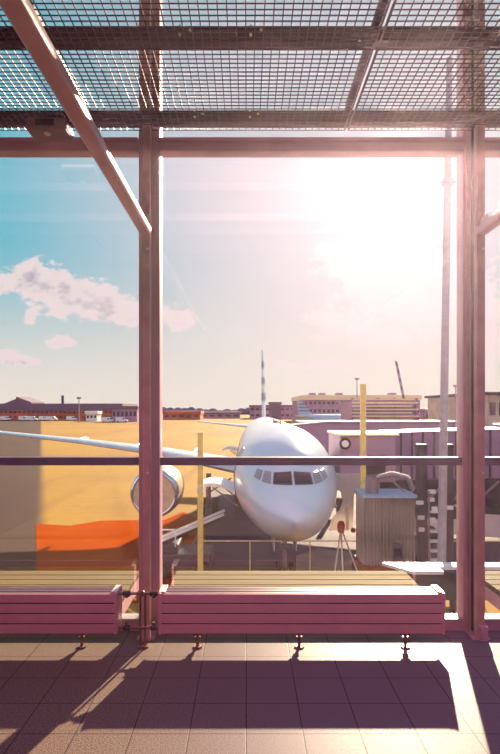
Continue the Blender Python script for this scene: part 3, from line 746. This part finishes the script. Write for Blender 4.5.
# vans and trucks
def van(loc, rz, lab, body='white', s=1.0, grp=None, box=False):
    V = empty('service_van' if not box else 'box_truck', loc, rz); tag(V, lab, 'van' if not box else 'truck', grp)
    L, W, H = 5.4 * s, 2.0 * s, (2.3 if not box else 2.9) * s
    side = [(-L / 2, -W / 2, .4 * s), (L / 2, -W / 2, .4 * s), (L / 2, -W / 2, 1.15 * s), (L / 2 - .75 * s, -W / 2, 1.35 * s), (L / 2 - 1.35 * s, -W / 2, 2.15 * s), (L / 2 - 1.5 * s, -W / 2, H if not box else 2.2 * s), (-L / 2, -W / 2, H if not box else 2.2 * s)]
    B = MB().prism(side, (0, W, 0)).build('body', body, V, bevel=.04 * s)
    if box: MB().box(-L / 2 - .1, L / 2 - 1.7 * s, -W / 2 - .1, W / 2 + .1, .7 * s, H).build('cargo_box', body, V, bevel=.03)
    MB().prism([(L / 2 - .78 * s, -W / 2 + .12, 1.38 * s), (L / 2 - 1.33 * s, -W / 2 + .12, 2.12 * s), (L / 2 - 1.40 * s, -W / 2 + .12, 2.12 * s), (L / 2 - .9 * s, -W / 2 + .12, 1.35 * s)], (0, W - .24, 0)).build('windscreen', 'vglass', V).location = (.05, 0, 0.02)
    for q in (-1, 1): MB().box(L / 2 - 2.2 * s, L / 2 - 1.4 * s, q * (W / 2) - .012, q * (W / 2) + .012, 1.35 * s, 2.0 * s).build('side_glass', 'vglass', V)
    MB().box(-L / 2 - .015, -L / 2 + .01, -W / 2 + .2, W / 2 - .2, 1.35 * s, 2.0 * s).build('rear_glass', 'vglass', V)
    MB().box(L / 2 - .05, L / 2 + .12, -W / 2, W / 2, .35 * s, .65 * s).build('bumper', 'dviolet', V)
    for X in (-L / 2 + 1.0 * s, L / 2 - .95 * s):
        for q in (-1, 1):
            MB().lathe([(-.11 * s, .2 * s), (-.11 * s, .36 * s), (.11 * s, .36 * s), (.11 * s, .2 * s)], (X, q * (W / 2 - .06), .36 * s), 'Y', 20).build('wheel', 'tire', V, smooth=True)
    return V
# near truck whose white roof shows past the deck end
CY = empty('canopy', (4.6, 12.3, GZ)); tag(CY, 'narrow flat white canopy below the window at the right, left of the right mullion', 'canopy')
def cyx(px): return (px - 247) / F * 12.3 - 4.6
MB().prism([(cyx(386), .35, 2.98), (cyx(470), .35, 2.98), (cyx(540), .35, 2.98), (cyx(540), -.0, 2.98), (cyx(438), -.0, 2.98), (cyx(438), -.35, 2.98), (cyx(408), -.35, 2.98)], (0, 0, .07)).build('roof_sheet', 'white', CY)
MB().box(cyx(410), cyx(540), .0, .25, 2.3, 2.98).build('glazed_screen', 'vglass', CY)
for px in (412, 455, 520): MB().box(cyx(px) - .05, cyx(px) + .05, .1, .2, 0, 2.98).build('post', 'dviolet', CY)
V2 = van((11.2, 27.5, GZ), math.radians(-20), 'white van behind the jet bridge legs near the right mullion', s=1.15)
r_ = MB().prism([(-.5, -1.19, 1.9), (-.2, -1.19, 1.6), (-.5, -1.19, 1.3), (-.8, -1.19, 1.6)], (0, .02, 0)).build('door_emblem', 'red', V2)
far = [(6, 288), (24, 283), (32, 280), (44, 285), (52, 280), (72, 286), (108, 250), (122, 252), (472, 150), (457, 140)]
far_lab = ['far white van at the left photo edge before the long brick terminal', 'far white van below the stepped roof of the brick terminal', 'far white van, second below the stepped roof', 'far white van between stepped roof and chimney',
           'far white van below the chimney', 'far white van left of the white kiosk', 'far white van just right of the white kiosk', 'far white van nearest the left mullion', 'far white van seen behind the right mullion', 'far white van just left of the right mullion']
proto = None
for i, (px, d) in enumerate(far):
    if proto is None:
        proto = van((0, 0, GZ), 0, '', s=1.0, grp='distant vans along the terminals'); V = proto
    else: V = copy_tree(proto)
    p = at(px, 420, d); V.location = (p.x, d, GZ); V.rotation_euler = (0, 0, random.uniform(-.5, .5)); V['label'] = far_lab[i]

# yellow glass reflections built as apron poles, and barrier wire
def pole(px, py_top, lab):
    p = at(px, 0, 19.8); e = empty('reflection_pole', (p.x, 19.8, GZ)); tag(e, lab, 'pole', 'yellow reflection poles')
    zt = EYE + (408 - py_top) * 19.8 / F - GZ
    MB().box(-.10, .10, -.08, .08, 0, zt).build('post', 'yellow', e, bevel=.02)
    MB().box(-.25, .25, -.22, .22, 0, .12).build('base', 'dviolet', e)
    MB().box(-.115, .115, -.095, .095, zt * .62, zt * .66).build('band', 'cream', e)
pole(363, 384, 'tall yellow pole standing in for a glass reflection, right of the airliner nose')
pole(200.5, 432, 'yellow pole standing in for a glass reflection, left of the airliner nose')
w = MB().rod(at(202, 541, 19.75), at(500, 541, 19.75), .022, n=8)
for px in (250, 310, 430, 478):
    p = at(px, 541, 19.75); w.rod((p.x, p.y, GZ), p, .02, n=8)
tag(w.build('barrier_rail', 'cream'), 'thin pale barrier rail running across in front of the airliner wheels', 'barrier')

# orange reflection in the glass, painted onto the apron
og = [at(35, 511, 0)]
def gp(px, py):
    d = 6.6 * F / (py - 408); return ((px - 247) / F * d, d, GZ + .003)
tag(MB().prism([gp(38, 603), gp(198, 603), gp(199, 520), gp(183, 512), gp(165, 520), gp(100, 521), gp(70, 526), gp(36, 524)], (0, 0, .012)).build('ground_light_shade', 'orange'),
    'orange glass reflection painted on the apron left of the airliner', 'ground', kind='structure')

tag(MB().prism([gp(206, 600), gp(520, 600), gp(520, 478), gp(330, 474), gp(205, 486)], (0, 0, .008)).build('ground_light_shade', 'stand_shade'), 'shade under the airliner nose painted dark violet on the apron', 'ground', kind='structure')  # shade on the stand painted as a dark ground polygon
tag(MB().prism([gp(296, 596), gp(352, 596), gp(352, 552), gp(318, 549), gp(296, 556)], (0, 0, .02)).build('ground_light_shade', 'sun_patch'), 'sunlit ground by the nose wheel painted as a pale patch', 'ground', kind='structure')  # sunlight on the ground painted as a paler polygon

# ================================================================== LIGHT MAST, LAMP POSTS, CRANE
LM = empty('light_mast', (at(440, 470, 14).x, 14, GZ)); tag(LM, 'tall pale light mast just left of the right mullion', 'mast')
top = Vector((at(449.5, 150, 14).x - LM.location.x, 0, 15.5))
MB().rod((0, 0, 0), top, .115, .075, n=20).build('mast_pole', 'mast', LM, smooth=True)
cp = top * ((EYE + (408 - 182) * 14 / F - GZ) / 15.5)
MB().rod(cp - Vector((0, 0, .06)), cp + Vector((0, 0, .06)), .15, n=20).rod(cp + Vector((-.2, 0, 0)), cp + Vector((.2, 0, 0)), .03).build('collar', 'mast', LM, smooth=True)
for (px, pt, d, lab) in ((357, 379, 90, 'thin lamp post above the louvred building'), (455.5, 386, 54, 'thin lamp post between the mast and the right mullion'), (79, 398, 250, 'thin far lamp post over the brick terminal')):
    p = at(px, 0, d); e = empty('lamp_post', (p.x, d, GZ)); tag(e, lab, 'lamp post', 'distant lamp posts')
    zt = EYE + (408 - pt) * d / F - GZ; rr = .0009 * d
    MB().rod((0, 0, 0), (0, 0, zt), rr * 1.3, rr * .8, n=10).build('post', 'mauve', e)
    MB().box(-rr * 4, rr * 4, -rr * 2, rr * 2, zt - rr * 2, zt + rr * 2).build('lamp_head', 'mauve', e)
CR = empty('crane', (at(410, 0, 150).x, 150, GZ)); tag(CR, 'thin dark banded crane jib leaning over the terminal', 'crane')
a = Vector((0, 0, 1)); t = at(396, 361, 150) - CR.location
b1, b2 = MB(), MB(); N = 16
for k in range(N): (b1 if k % 2 else b2).obox(a.lerp(t, k / N), a.lerp(t, (k + 1) / N), .55, .55)
b1.build('dark_jib_section', 'roofd', CR); b2.build('pale_jib_section', 'mauve', CR)
MB().box(-1.5, 1.5, -1.5, 1.5, 0, 2.2).build('crane_base', 'roofd', CR)

# ================================================================== DISTANT BUILDINGS
def bld(px0, px1, pt, d, dep, nm, lab, roof=None, wallm='brick', roofm='roofd', roofpx=5, wrows=2, nwin=14, trimz=True):
    a, c = at(px0, pt, d), at(px1, pt, d); w = (c.x - a.x) / 2; h = a.z - GZ; rh = roofpx * d / F
    e = empty(nm, ((a.x + c.x) / 2, d + dep / 2, GZ)); tag(e, lab, 'building')
    MB().box(-w, w, -dep / 2, dep / 2, 0, h - rh).build('wall', wallm, e)
    MB().box(-w - .5, w + .5, -dep / 2 - .8, dep / 2, h - rh, h).build('roof', roofm, e)
    if nwin:
        for r in range(wrows):
            z = (h - rh) * (r + .45) / wrows
            b = MB()
            for k in range(nwin):
                X = -w + 2 * w * (k + .5) / nwin; b.box(X - w / nwin * .6, X + w / nwin * .6, -dep / 2 - .06, -dep / 2 + .05, z, z + (h - rh) / wrows * .35)
            b.build('window_band', 'wind', e)
    return e, w, h
BT, bw, bh = bld(-60, 122, 403.5, 300, 40, 'terminal_building', 'long low rust-brick terminal with slate roof at the far left', roofpx=7, nwin=40)
ox = BT.location.x
def tbx(px, d=300): return (px - 247) / F * d - ox
MB().prism([(tbx(3), -20, bh - .3), (tbx(16), -20, bh + 2.6), (tbx(16), -20, bh + 3.8), (tbx(31), -20, bh + .8), (tbx(31), -20, bh - .3)], (0, 20, 0)).build('stepped_roof', 'roofd', BT)
MB().rod((tbx(56.5), -10, bh), (tbx(56.5), -10, bh + 4.6), .75, n=16).build('chimney', 'roofd', BT)
bld(112, 137, 406, 262, 30, 'hangar', 'low grey-mauve hangar at the right end of the brick terminal', wallm='mauve', roofpx=3, nwin=6, wrows=1)
K, kw, kh = bld(86, 97, 411, 270, 8, 'kiosk', 'small white kiosk block before the brick terminal', wallm='white', roofm='white', roofpx=3, nwin=3, wrows=1)
bld(163, 200, 411, 310, 24, 'shed', 'low rust-red shed on the horizon right of the left mullion', wallm='brick', roofm='brick', roofpx=3, nwin=5, wrows=1)
bld(200, 240, 412, 345, 24, 'storehouse', 'low mauve storehouse on the horizon left of the tail fin', wallm='mauve', roofpx=2, nwin=5, wrows=1)
MT, mw, mh = bld(304, 420, 395, 230, 60, 'terminal_building', 'cream-topped mauve terminal behind the airliner at right', wallm='mauve', roofm='cream', roofpx=5, wrows=3, nwin=26)
for px in (316, 326, 344, 400): MB().box((px - 247) / F * 230 - MT.location.x - 1.2, (px - 247) / F * 230 - MT.location.x + 1.2, -20, -14, mh, mh + 1.2).build('roof_unit', 'mauve', MT)
bld(250, 300, 405, 330, 40, 'office_block', 'uneven mauve block behind the tail fin', wallm='mauve', roofpx=2, nwin=10)
bld(270, 281, 402, 305, 14, 'office_tower', 'narrow mauve stair tower right of the tail fin', wallm='roofd', roofpx=2, nwin=0)
bld(425, 560, 409, 240, 40, 'cargo_building', 'low dark cargo building on the horizon at far right', wallm='mauve', roofpx=3, nwin=20, wrows=1)
bld(488, 560, 392, 60, 20, 'pier_building', 'flat-roofed pier building at the right photo edge', wallm='corr', roofm='dviolet', roofpx=3, nwin=8, wrows=2)
# louvred screen building
LS = empty('louvred_building', (at(385, 0, 66).x, 68, GZ)); tag(LS, 'mauve block faced with white horizontal louvres behind the jet bridge', 'building')
lw = (at(418, 0, 66).x - at(352, 0, 66).x) / 2; lz = at(0, 398, 66).z - GZ
MB().box(-lw, lw, -1.4, 6, 0, lz - .4).build('wall', 'mauve', LS)
for k in range(11): MB().box(-lw * (1 if k % 3 else .96), lw * (1 if k % 2 else .8), -2.3, -1.75, lz - .25 - k * .40, lz - .10 - k * .40).build('louvre', 'cream', LS)
for X in (-lw + .1, -.2 * lw, .3 * lw, lw - .1): MB().box(X - .12, X + .12, -1.9, -1.4, 0, lz).build('louvre_post', 'violet', LS)
PB = empty('pier_wall', (at(340, 0, 58).x, 60, GZ)); 
tag(PB, 'plain mauve pier wall behind the jet bridge cab', 'building')
MB().box(-4.2, 12.5, -2, 2, 0, at(0, 424, 58).z - GZ).build('wall', 'mauve', PB)
MB().box(-4.4, 12.7, -2.2, 2.2, at(0, 424, 58).z - GZ, at(0, 424, 58).z - GZ + .3).build('coping', 'violet', PB)
MB().rod((.3, -2.05, 2.2), (.3, -1.9, 2.2), .9, n=24).build('round_vent', 'dviolet', PB)

# treeline on the horizon
b = MB(); rnd = random.Random(3)
for k in range(160):
    X = -560 + k * 7.2; h = 3.2 + 2.2 * rnd.random() + 2.0 * math.sin(k * .21) ** 2
    b.ball((X, 560 + rnd.uniform(-8, 8), GZ + h * .5), 5.4, 1, .8, h / 7.5, 10)
tag(b.build('treeline', 'tree', smooth=True), 'hazy violet treeline on the horizon', 'trees', kind='stuff')

# ================================================================== HAZE ADDED FOR THE SUN GLARE
hm = bpy.data.materials.new('glare_haze'); hm.use_nodes = True; nt = hm.node_tree; nt.nodes.clear()
vs = nt.nodes.new('ShaderNodeVolumeScatter'); vs.inputs['Color'].default_value = (1.0, 0.76, 1.0, 1); vs.inputs['Density'].default_value = 0.0058; vs.inputs['Anisotropy'].default_value = 0.77
oo = nt.nodes.new('ShaderNodeOutputMaterial'); nt.links.new(vs.outputs[0], oo.inputs['Volume'])
hz_ = MB().box(XL + .01, XR - .01, YB + .01, GL - .25, 0.01, ZT - .01).build('haze', hm)  # added volume standing in for lens glare
tag(hz_, 'faint pink haze added to the concourse for the lens glare', 'haze', kind='stuff')
